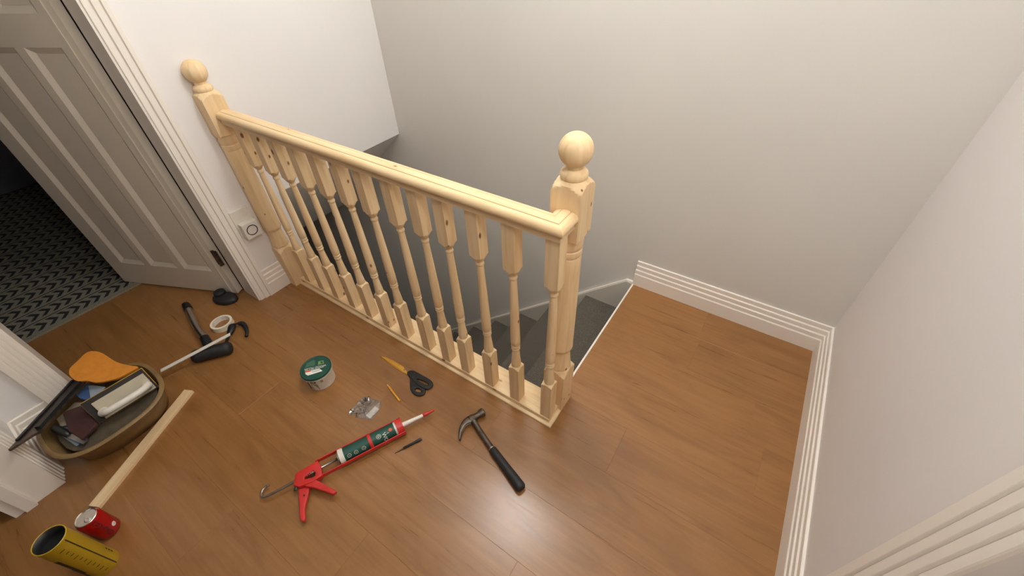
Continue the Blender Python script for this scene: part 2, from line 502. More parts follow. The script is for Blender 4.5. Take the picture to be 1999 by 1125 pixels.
j.box(-1.352, -1.338, -1.187, YF + .004, 0, 2.0).box(-1.352, -1.326, -1.218, -1.187, 0, 2.0).box(-1.352, -1.336, -1.245, -1.218, 0, 2.0)
struct(j.mk('trim_8', M['trim'], bevel=.0015))
d2 = struct(box('door_2', (XR + .045, XR + .08, -1.0, -.225, .006, 1.995), M['door']))
for (y0, y1) in ((-.93, -.65), (-.57, -.29)):
    for (z0, z1) in ((.2, .85), (1.05, 1.85)):
        box('door_panel', (XR + .038, XR + .046, y0, y1, z0, z1), M['door'], d2, bevel=.006)

# ------------------------------------------------------------------ the open panelled door
DH = Vector((-1.751, -.228, 0)); DF = Vector((-2.385, -.513, 0))
DU = (DF - DH).normalized(); DN = Vector((-DU.y, DU.x, 0))
if DN.dot(Vector((.35, -.72, 0)) - DH) < 0: DN = -DN          # towards the landing
door = bpy.data.objects.new('door_1', None); door.location = DH; link(door); struct(door)
DWID, DHT = .700, 1.975
us = [0, .070, .232, .272, .430, .468, .612, DWID]
zs_ = [.008, .150, 1.160, 1.26, 1.86, DHT]
mb = MB()
def dp(u, z, t): return DH + DU * u + DN * t + Vector((0, 0, z))
for i in range(len(us) - 1):
    for k in range(len(zs_) - 1):
        u0, u1, z0, z1 = us[i], us[i + 1], zs_[k], zs_[k + 1]
        if i in (1, 3, 5) and k in (1, 3):
            b, dd = .022, -.012
            o4 = [dp(u0, z0, 0), dp(u1, z0, 0), dp(u1, z1, 0), dp(u0, z1, 0)]
            i4 = [dp(u0 + b, z0 + b, dd), dp(u1 - b, z0 + b, dd), dp(u1 - b, z1 - b, dd), dp(u0 + b, z1 - b, dd)]
            mb.add(o4 + i4, [(0, 1, 5, 4), (1, 2, 6, 5), (2, 3, 7, 6), (3, 0, 4, 7)])
        else:
            mb.add([dp(u0, z0, 0), dp(u1, z0, 0), dp(u1, z1, 0), dp(u0, z1, 0)], [(0, 1, 2, 3)])
T = -.036
B = [dp(0, zs_[0], T), dp(DWID, zs_[0], T), dp(DWID, DHT, T), dp(0, DHT, T)]
F_ = [dp(0, zs_[0], 0), dp(DWID, zs_[0], 0), dp(DWID, DHT, 0), dp(0, DHT, 0)]
mb.add(B + F_, [(0, 1, 2, 3), (0, 1, 5, 4), (1, 2, 6, 5), (2, 3, 7, 6), (3, 0, 4, 7)])
mb.mk('leaf', M['door'], door)
for i in (1, 3, 5):
    for k in (1, 3):
        b = .0222
        u0, u1, z0, z1 = us[i] + b, us[i + 1] - b, zs_[k] + b, zs_[k + 1] - b
        q = [dp(u0, z0, -.0105), dp(u1, z0, -.0105), dp(u1, z1, -.0105), dp(u0, z1, -.0105)]
        q2 = [p - DN * .01 for p in q]
        mk('door_panel', q + q2, [(0, 1, 2, 3), (4, 5, 6, 7), (0, 1, 5, 4), (1, 2, 6, 5), (2, 3, 7, 6), (3, 0, 4, 7)], M['door'], door)
q = MB()
v, f = prismv([(.030, .008), (.036, .008), (.036, DHT), (.030, DHT)], 0, .003, (DH, DU, (0, 0, 1), DN)); q.add(v, f)
q.mk('edge_bead', M['door'], door)
for hz in (.205, 1.70):
    hg = MB()
    v, f = prismv([(-.030, hz), (.002, hz), (.002, hz + .085), (-.030, hz + .085)], -.002, .003, (DH, DU, (0, 0, 1), DN)); hg.add(v, f)
    v, f = lathev([(.006, hz - .004), (.006, hz + .089)], frame_from(DH - DU * .014 + DN * .004, (0, 0, 1)), 12); hg.add(v, f)
    tag(hg.mk('hinge', M['dark_steel'], door), 'dark metal butt hinge')

# rug in the dark bedroom
tag(mk('rug', *boxv(-4.3, -2.300, -1.55, -.02, 0, .010), M['rug'], loc=(-2.300, -.7, 0), bevel=.002),
    'patterned grey and black rug in the dark room behind the door', 'rug')

# ------------------------------------------------------------------ staircase
stair = empty('staircase', (-.2, .5, -2.63), 'carpeted staircase going down below the pine balustrade', 'stairs')
RISE, GO = .202, .2275
for i in range(1, 13):
    z = -RISE * i; nx = -.060 - GO * i
    pr = [(nx + .02, z - RISE), (nx + .02, z - .030), (nx + .006, z - .030), (nx, z - .024), (nx - .002, z - .012), (nx + .002, z - .003), (nx + .010, z),
          (nx + GO + .020, z), (nx + GO + .020, z - RISE)]
    v, f = prismv(pr, .116, .926, ((0, 0, 0), (1, 0, 0), (0, 0, 1), (0, 1, 0)))
    mk('carpeted_step', v, f, M['carpet'], stair, auto=.6)
mk('top_riser', *boxv(-.0560, -.0345, .116, .926, -.2025, -.0505), M['carpet'], stair, bevel=.004)
pr = [(-.0345, -.05), (-.0345, .004), (-.075, .004), (-2.6, .886 * (-2.6 + .08)), (-2.6, .886 * (-2.6 + .08) - .35), (-.0345, -.35)]
v, f = prismv(pr, .9262, YB - .001, ((0, 0, 0), (1, 0, 0), (0, 0, 1), (0, 1, 0)))
tag(mk('wall_string', v, f, M['grey_paint'], stair), 'grey painted stair string')
pr = [(-.0425, .004), (-.075, .004), (-2.6, .886 * (-2.6 + .08)), (-2.6, .886 * (-2.6 + .08) + .006), (-.077, .0115), (-.0425, .0115)]
v, f = prismv(pr, .930, YB - .001, ((0, 0, 0), (1, 0, 0), (0, 0, 1), (0, 1, 0)))
tag(mk('string_bead', v, f, M['trim'], stair), 'white bead along the string')

# ------------------------------------------------------------------ balustrade
bal = empty('balustrade', (-.8, .05, 0), 'new unpainted pine balustrade with turned balusters along the landing edge', 'balustrade')
def turned(ax, ay, z0, prof, half, seg=48):
    """square stock cut by a turned profile: radius = min(square, R(z))"""
    v = []; f = []; n = len(prof)
    for z, Rr in prof:
        for k in range(seg):
            a = 2 * pi * k / seg + pi / 4
            sq = half / max(abs(cos(a)), abs(sin(a)))
            r = min(sq, Rr)
            v.append((ax + r * cos(a), ay + r * sin(a), z0 + z))
    for i in range(n - 1):
        for k in range(seg):
            k2 = (k + 1) % seg
            f.append((i * seg + k, i * seg + k2, (i + 1) * seg + k2, (i + 1) * seg + k))
    f.append(tuple(range(seg))[::-1]); f.append(tuple((n - 1) * seg + k for k in range(seg)))
    return v, f
BIG = .09
def square_side(h):
    return lambda f: all(max(abs(q.co.x), abs(q.co.y)) > h - 1e-5 for q in f.verts)
NEWEL = [(0, BIG), (.212, BIG), (.218, .0525), (.224, .0460), (.229, .0418), (.232, .0405), (.2345, .0385), (.238, .0398), (.245, .0395), (.255, .0384), (.270, .0368), (.290, .0350), (.305, .0340), (.318, .0335), (.328, .0340),
         (.333, .0355), (.338, .0395), (.344, .0408), (.352, .0405), (.362, .0400), (.45, .0398), (.60, .0392), (.72, .0380), (.738, .0378), (.742, .0362), (.746, .0385),
         (.756, .0390), (.764, .0385), (.767, .0362), (.771, .0388), (.785, .040), (.800, .0402), (.806, .0408), (.8085, .0460), (.811, BIG), (.945, BIG), (.951, .0570), (.957, .0525), (.962, .0475),
         (.967, .0415), (.972, .0350), (.976, .0305)]
BALLP = [(.0300, .974), (.0335, .977), (.0350, .983), (.0335, .990), (.0290, .995), (.0245, .9975), (.0215, 1.000), (.0215, 1.004)]
def ball_profile(rc, zc, n=18):
    out = []
    a0 = math.asin(.0215 / rc)
    for i in range(n + 1):
        a = pi - a0 - (pi - a0 - .001) * i / n
        out.append((rc * sin(a), zc + rc * cos(a)))
    return out
def newel(cx, cy, dz, label=None, cut=None):
    prof = [(z if z == 0 else z + dz, r) for z, r in NEWEL]
    v, f = turned(cx, cy, 0, prof, .041)
    p = mk('newel_post', v, f, M['pine_z'], bal, auto=.55, loc=(cx, cy, 0), flat=square_side(.041))
    v, f = lathev([(r, z + dz) for r, z in BALLP] + [(r, z + dz) for r, z in ball_profile(.0415, 1.044)], frame_from((cx, cy, 0), (0, 0, 1)), 40)
    b = mk('ball_finial', v, f, M['pine_clear'], p, auto=.6, loc=(cx, cy, 1.0))
    if cut is not None:            # flat back where the post meets the wall
        for o in (p, b):
            bm = bmesh.new(); bm.from_mesh(o.data)
            og = origin(o)
            r = bmesh.ops.bisect_plane(bm, geom=bm.verts[:] + bm.edges[:] + bm.faces[:], plane_co=Vector((cut, 0, 0)) - og, plane_no=(-1, 0, 0), clear_outer=True)
            bmesh.ops.holes_fill(bm, edges=[e for e in bm.edges if e.is_boundary])
            bm.to_mesh(o.data); bm.free()
    return p
newel(-.041, .125, 0)
newel(-1.584, .017, .004, cut=XW + .001)

# base rail with its moulded front, mitred round the corner
XL = XW + .001
def mitred(prof, yend, xl):
    n = len(prof); v = []
    for d, z in prof: v.append((xl, d, z))
    for d, z in prof: v.append((-d, d, z))
    for d, z in prof: v.append((-d, yend, z))
    return v, n
lip = [(.020, .0), (0, 0), (0, .006), (.0025, .0092), (.007, .0108), (.0135, .0112), (.0135, .009), (.020, .009)]
v, n = mitred(lip, .084, XL)
f = []
for s in (0, 1):
    f += [(s * n + i, s * n + (i + 1) % n, (s + 1) * n + (i + 1) % n, (s + 1) * n + i) for i in range(n)]
f += [tuple(range(n)), tuple(range(2 * n, 3 * n))]
mk('base_bead', v, f, M['pine_x'], bal, auto=.7)
edge = [(.0125, .0), (.0125, .0150), (.0155, .0165), (.0155, .0195), (.0125, .0210), (.0125, .0265), (.0140, .0295), (.0160, .0305)]
v, n = mitred(edge, .0842, XL)
f = []
for s in (0, 1):
    f += [(s * n + i, s * n + i + 1, (s + 1) * n + i + 1, (s + 1) * n + i) for i in range(n - 1)]
a = [n - 1, 2 * n - 1, 3 * n - 1]
e0 = len(v)
v += [(-.082, .0842, .0305), (-.082, .117, .0305), (XL, .117, .0305), (-.082, .0842, 0), (-.082, .117, 0), (XL, .117, 0)]
f += [(a[0], a[1], a[2], e0, e0 + 1, e0 + 2), (e0 + 1, e0 + 4, e0 + 5, e0 + 2), (e0, e0 + 3, e0 + 4, e0 + 1)]
mk('base_rail', v, f, M['pine_x'], bal)

# handrail and its short return into the newel
HR = [(.009, .858), (.009, .873), (.0075, .876), (.003, .879), (.0005, .883), (0, .888), (.001, .893), (.0045, .8985), (.010, .9018), (.0165, .9032), (.0195, .9032),
      (.0200, .9018), (.0212, .9018), (.0217, .9042), (.027, .9062), (.0335, .9070)]
HR = HR + [(.067 - d, z) for d, z in HR[-2::-1]]
n = len(HR)
dzl = .003
v = [(-1.540, d - .004, z + dzl) for d, z in HR] + [(-d, d, z) for d, z in HR]
f = [(i, (i + 1) % n, n + (i + 1) % n, n + i) for i in range(n)] + [tuple(range(n))[::-1], tuple(range(n, 2 * n))]
mk('handrail', v, f, M['pine_x'], bal, auto=.6)
v = [(-d - .0002, d + .0002, z) for d, z in HR] + [(-d, .0835, z) for d, z in HR]
mk('handrail_return', v, f, M['pine_y'], bal, auto=.6)

# thirteen turned balusters
BB = .06
BALUSTER = [(.0305, BB), (.226, BB), (.2295, .0240), (.2325, .0205), (.2345, .0178), (.2365, .0168), (.240, .0178), (.245, .0180), (.262, .0168), (.285, .0150), (.305, .0138), (.318, .0132),
            (.322, .0132), (.325, .0150), (.329, .0160), (.333, .0150), (.3355, .0138), (.338, .0150), (.342, .0162), (.346, .0152), (.349, .0142), (.353, .0164), (.38, .0168), (.46, .0156), (.56, .0134),
            (.63, .0116), (.650, .0112), (.653, .0130), (.657, .0138), (.661, .0130), (.664, .0116), (.669, .0120), (.673, .0150), (.678, .0180), (.683, .0205), (.687, .0235), (.691, BB), (.862, BB)]
bx = [-.0335, -.1705, -.2935, -.4165, -.5210, -.6350, -.7670, -.8850, -1.0055, -1.1255, -1.2500, -1.3655, -1.4820]
v, f = turned(0, 0, 0, BALUSTER, .0205, 40)
first = None
for i, x in enumerate(bx):
    yb_ = .0365 + .002 * (-x)
    if first is None:
        first = mk('baluster', [(a + x, b + yb_, c) for a, b, c in v], f, M['pine_z'], bal, auto=.5, loc=(x, yb_, 0), flat=square_side(.0205))
    else:
        o = first.copy(); COL.objects.link(o); o.location = Vector((x, yb_, 0)) - Vector(bal.location)
        o.rotation_euler.z = random.choice((0, pi / 2, pi, -pi / 2))

# ------------------------------------------------------------------ wall socket with a plug-in unit
sk_ = empty('wall_socket', (XW, -.078, .40), 'white wall socket plate low on the white wall beside the door casing', 'socket')
box('plate', (XW, XW + .009, -.121, -.035, .352, .486), M['white_pl'], sk_, bevel=.002)
pu = empty('plug_in_unit', (XW + .009, -.078, .36), 'white square plug-in unit with a dark ring on its face, in the wall socket', 'plug-in unit')
box('housing', (XW + .0092, XW + .046, -.113, -.041, .348, .428), M['white_pl'], pu, bevel=.006)
v, f = [], []
for k in range(40):
    a = 2 * pi * k / 40
    for r in (.0215, .0255):
        for x in (.0455, .0468): v.append((XW + x, -.077 + r * cos(a), .388 + r * sin(a)))
for k in range(40):
    b0, b1 = 4 * k, 4 * ((k + 1) % 40)
    f += [(b0 + 1, b1 + 1, b1 + 3, b0 + 3), (b0, b1, b1 + 1, b0 + 1), (b0 + 2, b0 + 3, b1 + 3, b1 + 2), (b0, b0 + 2, b1 + 2, b1)]
tag(mk('ring_mark', v, f, M['navy'], pu), 'dark blue ring')

# ------------------------------------------------------------------ things on the floor
def curve_plate(name, loops, z0, thick, mat, parent, bev=.0012):
    cu = bpy.data.curves.new(name, 'CURVE'); cu.dimensions = '2D'; cu.fill_mode = 'BOTH'
    cu.extrude = max(thick / 2 - bev, .0001); cu.bevel_depth = bev; cu.bevel_resolution = 2
    for lp in loops:
        sp = cu.splines.new('POLY'); sp.points.add(len(lp) - 1); sp.use_cyclic_u = True
        for p, q in zip(sp.points, lp): p.co = (q[0], q[1], 0, 1)
    tmp = bpy.data.objects.new(name, cu); COL.objects.link(tmp)
    dg = bpy.context.evaluated_depsgraph_get(); dg.update()
    me = bpy.data.meshes.new_from_object(tmp.evaluated_get(dg))
    vs = [(q.co.x, q.co.y, q.co.z + z0 + thick / 2) for q in me.vertices]; fs = [tuple(p.vertices) for p in me.polygons]
    bpy.data.objects.remove(tmp); bpy.data.curves.remove(cu); bpy.data.meshes.remove(me)
    return mk(name, vs, fs, mat, parent, auto=.6)

# claw hammer
hm = empty('claw_hammer', (-.12, -.19, 0), 'claw hammer with dark steel head and black rubber grip on the floor', 'hammer')
hd = MB()
v, f = tubev([(-.2445, -.087, .0205), (-.2455, -.0895, .0205), (-.2495, -.099, .0205), (-.2515, -.104, .0205), (-.2545, -.112, .0205), (-.259, -.123, .0200), (-.2635, -.134, .0195), (-.2675, -.1445, .019)],
             [.0135, .0165, .0165, .0145, .0118, .0125, .0160, .0170], 16); hd.add(v, f)
for z0, z1 in ((.024, .0185), (.0125, .006)):
    pth = smooth_path([(-.264, -.135, z0 - .002), (-.272, -.150, z0), (-.2768, -.166, z0), (-.2755, -.185, (z0 + z1) / 2), (-.2680, -.205, z1), (-.2545, -.2245, z1 - .001)], 4)
    n = len(pth)
    v, f = tubev(pth, [.0185 - .0150 * (i / (n - 1)) ** .8 for i in range(n)], 10, flat=.42); hd.add(v, f)
hd.mk('head', M['dark_steel'], hm, auto=.8)
ps = smooth_path([(-.2665, -.1345, .0195), (-.2480, -.1425, .019), (-.2250, -.1530, .018), (-.1800, -.1715, .017), (-.1280, -.1915, .016)], 4)
v, f = tubev(ps, [.0155, .0148, .0140, .0132, .0124, .0117] + [.0108] * (len(ps) - 6), 14, flat=.85)
mk('shaft', v, f, M['dark_steel'], hm, smooth=True)
v, f = lathev([(.0100, 0), (.0115, .001), (.0115, .009), (.0100, .010)], frame_from((-.1365, -.1882, .0165), (.936, -.353, 0)), 16)
tag(mk('ferrule', v, f, M['steel'], hm, auto=.6), 'bright steel collar')
gp = [(.0120, 0), (.0143, .003), (.0150, .02), (.0154, .06), (.0160, .09), (.0170, .12), (.0179, .145), (.0182, .162), (.0172, .170), (.0135, .1745), (.006, .1755)]
v, f = lathev(gp, frame_from((-.1310, -.1903, .0184), (.9425, -.3342, 0)), 20)
mk('grip', v, f, M['black_rubber'], hm, auto=.8)

# scissors
sc_ = empty('scissors', (-.64, -.11, 0), 'scissors with gold coloured blades and black plastic handles on the floor', 'scissors')
curve_plate('blade', [[(-.7983, -.1106), (-.776, -.1015), (-.735, -.0972), (-.6758, -.0962), (-.6665, -.1000), (-.6300, -.1092), (-.6340, -.1151), (-.6598, -.1148), (-.7111, -.1130)]], .0032, .0024, M['gold'], sc_, .0006)
curve_plate('blade', [[(-.7975, -.1116), (-.740, -.1085), (-.672, -.1060), (-.6300, -.1092), (-.6345, -.1160), (-.6620, -.1182), (-.7111, -.1168)]], .0004, .0024, M['gold'], sc_, .0006)
v, f = lathev([(.0042, 0), (.0042, .0012), (.003, .002)], frame_from((-.6576, -.1068, .0056), (0, 0, 1)), 16)
mk('pivot_screw', v, f, M['steel'], sc_)
h1 = closed_smooth([(-.5760, -.1088), (-.5500, -.1030), (-.5300, -.1008), (-.5160, -.1035), (-.5150, -.1125), (-.5290, -.1168), (-.5560, -.1182), (-.5740, -.1165)])
o1 = closed_smooth([(-.6330, -.1105), (-.6270, -.0965), (-.6080, -.0905), (-.5700, -.0890), (-.5264, -.0878), (-.5055, -.0950), (-.5005, -.1090), (-.5050, -.1225), (-.5200, -.1290), (-.5560, -.1310), (-.5900, -.1240), (-.6150, -.1160)])
curve_plate('handle', [o1, h1], .0035, .0085, M['black'], sc_, .0025)
h2 = closed_smooth([(-.5520, -.1530), (-.5480, -.1435), (-.5340, -.1400), (-.5205, -.1440), (-.5195, -.1520), (-.5300, -.1590), (-.5440, -.1600)])
o2 = closed_smooth([(-.6330, -.1110), (-.6080, -.1080), (-.5800, -.1200), (-.5480, -.1285), (-.5200, -.1310), (-.5060, -.1420), (-.5070, -.1560), (-.5190, -.1665), (-.5400, -.1700), (-.5620, -.1630), (-.5790, -.1500), (-.6020, -.1260), (-.6200, -.1170)])
curve_plate('handle', [o2, h2], .0004, .0085, M['black'], sc_, .0025)

# pencil and nail punch
pn = empty('pencil', (-.62, -.21, 0), 'short yellow pencil lying beside the scissors', 'pencil')
a = Vector((-.5655, -.2262, .0042)); b_ = Vector((-.6645, -.1995, .0042)); d_ = (b_ - a).normalized()
v, f = lathev([(.0030, 0), (.0041, .0012), (.0041, .094), (.0040, .0955)], frame_from(a, d_), 6); mk('barrel', v, f, M['pencil'], pn)
v, f = lathev([(.0039, .0956), (.0018, .106)], frame_from(a, d_), 12); mk('sharpened_wood', v, f, M['pine_clear'], pn)
v, f = lathev([(.0017, .106), (.0005, .110)], frame_from(a, d_), 10); mk('lead', v, f, M['graphite'], pn)
pc = empty('nail_punch', (-.40, -.34, 0), 'thin black nail punch on the floor beside the sealant gun', 'punch')
d_ = Vector((-.0312, -.0636, 0)).normalized()
v, f = lathev([(.0036, 0), (.0050, .001), (.0050, .022), (.0044, .026), (.0044, .070), (.0036, .0715)], frame_from((-.3799, -.2969, .0052), d_), 14)
mk('shank', v, f, M['black'], pc, auto=.6)
v, f = lathev([(.0030, .0716), (.0026, .078), (.0012, .103), (.0008, .1035)], frame_from((-.3799, -.2969, .0052), d_ - Vector((0, 0, .035))), 12)
mk('tip', v, f, M['dark_steel'], pc, auto=.6)

# sealant gun and the cartridge lying in it
R0 = Vector((-.566, -.516, .0300)); GD = Vector((.086, .183, 0)).normalized(); GN = Vector((GD.y, -GD.x, 0)); GZ = Vector((0, 0, 1))
def G(s, t, z): return R0 + GD * s + GN * t + GZ * (z - .03)
gun = empty('sealant_gun', (-.56, -.52, 0), 'red skeleton sealant gun with a hooked steel rod on the floor', 'sealant gun')
fr = MB()
for t in (-.0335, .0300):
    v, f = prismv([(-.078, t), (.236, t), (.236, t + .0035), (-.078, t + .0035)], .018, .034, (R0 - GZ * .03, GD, GN, GZ)); fr.add(v, f)
fr.mk('side_rails', M['red'], gun, bevel=.0006)
def ring_band(s0, s1, r0, r1, a0, a1, n=20):
    v = []; f = []
    for i in range(n + 1):
        a = a0 + (a1 - a0) * i / n
        for s in (s0, s1):
            for r in (r0, r1): v.append(G(s, r * sin(a), .030 + r * cos(a)))
    for i in range(n):
        p, q = 4 * i, 4 * i + 4
        f += [(p, q, q + 1, p + 1), (p + 2, p + 3, q + 3, q + 2), (p, p + 2, q + 2, q), (p + 1, q + 1, q + 3, p + 3)]
    f += [(0, 1, 3, 2), (4 * n, 4 * n + 2, 4 * n + 3, 4 * n + 1)]
    return v, f
v, f = ring_band(.108, .119, .0272, .0298, -1.62, 1.62); mk('middle_band', v, f, M['red'], gun, auto=.6)
v, f = ring_band(.212, .236, .0275, .0305, -pi, pi * .999, 36); mk('front_ring', v, f, M['red'], gun, auto=.6)
v, f = lathev([(.0095, 0), (.0290, 0), (.0290, .003), (.0095, .003)], frame_from(G(.233, 0, .03), GD), 32, caps=False); mk('front_plate', v, f, M['red'], gun, auto=.5)
curve_plate('housing', [[(-.6400, -.6365), (-.6280, -.6020), (-.6155, -.5700), (-.5900, -.5760), (-.5625, -.5925), (-.5700, -.6200), (-.5942, -.6579), (-.6150, -.6640)],
                        [(-.6090, -.6290), (-.6030, -.5960), (-.5870, -.5960), (-.5760, -.6050), (-.5830, -.6270), (-.5960, -.6400)]], .019, .022, M['red'], gun, .002)
hx = []; 
for i in range(8 * 12 + 1):
    a = 2 * pi * i / 12; s = -.128 + .045 * i / 96
    hx.append(G(s, .0085 * cos(a) + .004, .030 + .0085 * sin(a)))
v, f = tubev(hx, .0011, 6); mk('spring', v, f, M['steel'], gun, smooth=True)
rod = smooth_path([(-.7000, -.7120, .020), (-.7045, -.7220, .019), (-.7040, -.7330, .018), (-.6970, -.7425, .018), (-.6860, -.7460, .019), (-.6750, -.7420, .021)], 5) + \
      [Vector((-.6640, -.7270, .0245)), Vector((-.6300, -.6585, .029)), G(-.10, .004, .030), G(-.002, .001, .030)]
v, f = tubev(rod, .0042, 10); mk('push_rod', v, f, M['steel'], gun, smooth=True)
curve_plate('handle', [closed_smooth([(-.6140, -.6430), (-.5960, -.6400), (-.5758, -.6421), (-.5590, -.6580), (-.5440, -.6760), (-.5270, -.6940), (-.5020, -.7115), (-.5060, -.7165), (-.5200, -.7110), (-.5450, -.6950), (-.5700, -.6800), (-.5900, -.6660)], 3)], .012, .014, M['red_pl'], gun, .003)
curve_plate('trigger', [closed_smooth([(-.6014, -.6420), (-.5930, -.6270), (-.5801, -.6185), (-.5564, -.6130), (-.5300, -.6085), (-.4844, -.6015), (-.4800, -.6050), (-.4848, -.6100), (-.5200, -.6200), (-.5542, -.6310), (-.5803, -.6430)], 3)], .024, .014, M['red_pl'], gun, .003)
v, f = lathev([(.0030, 0), (.0030, .002)], frame_from((-.5640, -.6660, .0255), (0, 0, 1)), 12); mk('rivet', v, f, M['black'], gun)
v, f = tubev(smooth_path([(-.6400, -.6380, .034), (-.6260, -.6480, .036), (-.6160, -.6560, .034), (-.6020, -.6740, .028)], 4), .0050, 8, flat=.3)
mk('release_latch', v, f, M['dark_steel'], gun, smooth=True)
v, f = lathev([(.021, 0), (.0225, .001), (.0225, .003), (.021, .004)], frame_from(G(-.005, 0, .03), GD), 24); mk('push_plate', v, f, M['steel'], gun)

ct = empty('sealant_cartridge', G(.09, 0, .004), 'dark green and white sealant cartridge with red tipped nozzle in the sealant gun', 'cartridge')
fx = frame_from(R0, GD)
def Lz(name, prof, mat, seg=32, **k):
    v, f = lathev(prof, fx, seg); return mk(name, v, f, M[mat], ct, auto=.6, **k)
Lz('tube', [(.0255, .006), (.0255, .212), (.0240, .2125)], 'white_pl')
Lz('rear_cap', [(.0262, 0), (.0275, .001), (.0275, .0145), (.0262, .0155)], 'white_pl')
Lz('nozzle_collar', [(.013, .2126), (.013, .218), (.0095, .228), (.0095, .2365)], 'white_pl', 20)
nd = Vector((.0316, .0605, 0)).normalized()
v, f = lathev([(.0088, 0), (.0088, .01), (.0060, .078), (.0058, .080)], frame_from(G(.2366, 0, .030), nd), 20); tag(mk('nozzle', v, f, M['white_pl'], ct, auto=.6), 'cream plastic nozzle')
v, f = lathev([(.0068, 0), (.0078, .002), (.0078, .016), (.0058, .022), (.0034, .046), (.0018, .047)], frame_from(G(.2366, 0, .030) + nd * .0795, nd), 20)
tag(mk('nozzle_cap', v, f, M['red_pl'], ct, auto=.6), 'red nozzle cap')
# the green printed sleeve leaves a white strip along the far side
def wrap(s, ang, r): return G(s, r * sin(ang), .030 + r * cos(ang))
v = []; f = []
N = 28
for i in range(N + 1):
    a = -.95 + 3.2 * i / N
    v += [wrap(.018, a, .0256), wrap(.205, a, .0256), wrap(.018, a, .0259), wrap(.205, a, .0259)]
for i in range(N):
    p, q = 4 * i, 4 * i + 4
    f += [(p + 2, p + 3, q + 3, q + 2), (p, q, q + 1, p + 1), (p, p + 2, q + 2, q), (p + 1, q + 1, q + 3, p + 3)]
f += [(0, 1, 3, 2), (4 * N, 4 * N + 2, 4 * N + 3, 4 * N + 1)]
tag(mk('printed_label', v, f, M['green'], ct, auto=.6), 'dark green printed label')
def on_cart(s0, a0):
    return lambda x, y, z: wrap(s0 + y, a0 + x / .0262, .0260 + max(z, 0))
text_obj('lettering', 'WOOD', M['white_print'], ct, on_cart(.164, .30), .020, .0002, align='LEFT')
text_obj('lettering', 'G', M['white_print'], ct, on_cart(.145, .50), .013, .0002, align='CENTER')
def cring(s0, a0, r1, r2):
    v = []; f = []
    for k in range(24):
        a = 2 * pi * k / 24
        for r in (r1, r2): v.append(wrap(s0 + r * sin(a), a0 + r * cos(a) / .0262, .02615))
    for k in range(24):
        q = (k + 1) % 24
        f.append((2 * k, 2 * k + 1, 2 * q + 1, 2 * q))
    return v, f
v, f = cring(.145, .50, .0075, .0085); mk('label_ring', v, f, M['white_print'], ct)
for s0 in (.034, .058, .086):
    v, f = cring(s0, .95, .0060, .0070); mk('label_ring', v, f, M['white_print'], ct)
    v, f = cring(s0, .95, .0005, .0026); mk('label_ring', v, f, M['mid_print'], ct)
v, f = cring(.190, .35, .0001, .0062); mk('label_mark', v, f, M['orange_print'], ct)
text_obj('lettering', 'I', M['white_print'], ct, on_cart(.178, .62), .012, .0002)

# tub of filler
FC = Vector((-.922, -.330, 0))
ft = empty('filler_tub', FC, 'white tub of wood filler with a dark green lid on the floor', 'filler tub')
v, f = lathev([(.050, 0), (.054, .002), (.0575, .072), (.0575, .076)], frame_from(FC, (0, 0, 1)), 48); mk('pot', v, f, M['tub_white'], ft, auto=.6)
v, f = lathev([(.0560, .074), (.0610, .074), (.0618, .0765), (.0618, .0850), (.0605, .0872), (.0570, .0872), (.0555, .0858)], frame_from(FC, (0, 0, 1)), 48)
tag(mk('lid', v, f, M['green'], ft, auto=.6), 'dark green printed lid')
v, f = lathev([(.0619, .0745), (.0626, .0750), (.0626, .0772), (.0619, .0777)], frame_from(FC, (0, 0, 1)), 48, caps=False); tag(mk('lid_rim', v, f, M['tub_white'], ft), 'white lid rim')
LR = Vector((-.055, -.064, 0)).normalized(); LU = Vector((-LR.y, LR.x, 0))           # reading direction, up of the lettering
LC = FC + Vector((-.006, .004, .0))
def lid(x, y, z=0): return LC + LR * x + LU * y + Vector((0, 0, .0860 + max(z, 0)))
text_obj('lettering', 'WOOD FILLER', M['white_print'], ft, lambda x, y, z: lid(x, y + .006, z), .0132, .0002)
def lid_patch(name, poly, mat, h=.00025):
    n = len(poly); v = [lid(a, b, 0) for a, b in poly] + [lid(a, b, h) for a, b in poly]
    f = [tuple(range(n, 2 * n)), tuple(range(n))] + [(i, (i + 1) % n, n + (i + 1) % n, n + i) for i in range(n)]
    return mk(name, v, f, M[mat], ft)
lid_patch('label_banner', [(-.030, .034), (.026, .0405), (.036, .031), (.039, .0175), (-.018, .0175)], 'white_print')
lid_patch('label_flash', [(.016, .0150), (.040, .0150), (.038, .0225), (.016, .0225)], 'orange_print', .0004)
lid_patch('label_line', [(-.022, .0225), (.014, .0225), (.014, .0240), (-.022, .0240)], 'dark_print', .0005)
lid_patch('label_line', [(-.018, .0285), (.010, .0285), (.010, .0298), (-.018, .0298)], 'dark_print', .0005)
lid_patch('label_line', [(-.034, .0130), (.036, .0130), (.036, .0142), (-.034, .0142)], 'white_print', .0005)
lid_patch('label_picture', [(.002, -.004), (.042, -.004), (.034, -.027), (.012, -.036), (.002, -.030)], 'green_mid')
lid_patch('label_square', [(-.034, -.004), (-.010, -.004), (-.010, -.022), (-.030, -.022)], 'green_lt')
lid_patch('label_square', [(-.029, -.008), (-.020, -.008), (-.020, -.018), (-.027, -.018)], 'green', .0005)
def pot_patch(name, poly, mat):
    v = []; f = []
    n = len(poly)
    for h in (.0002, .0005):
        for a, z in poly:
            r = .054 + .0035 * (z - .002) / .07 + h
            v.append(FC + Vector((r * cos(a), r * sin(a), z)))
    f = [tuple(range(n, 2 * n)), tuple(range(n))] + [(i, (i + 1) % n, n + (i + 1) % n, n + i) for i in range(n)]
    return mk(name, v, f, M[mat], ft)
A0 = atan2(-.6, .8)
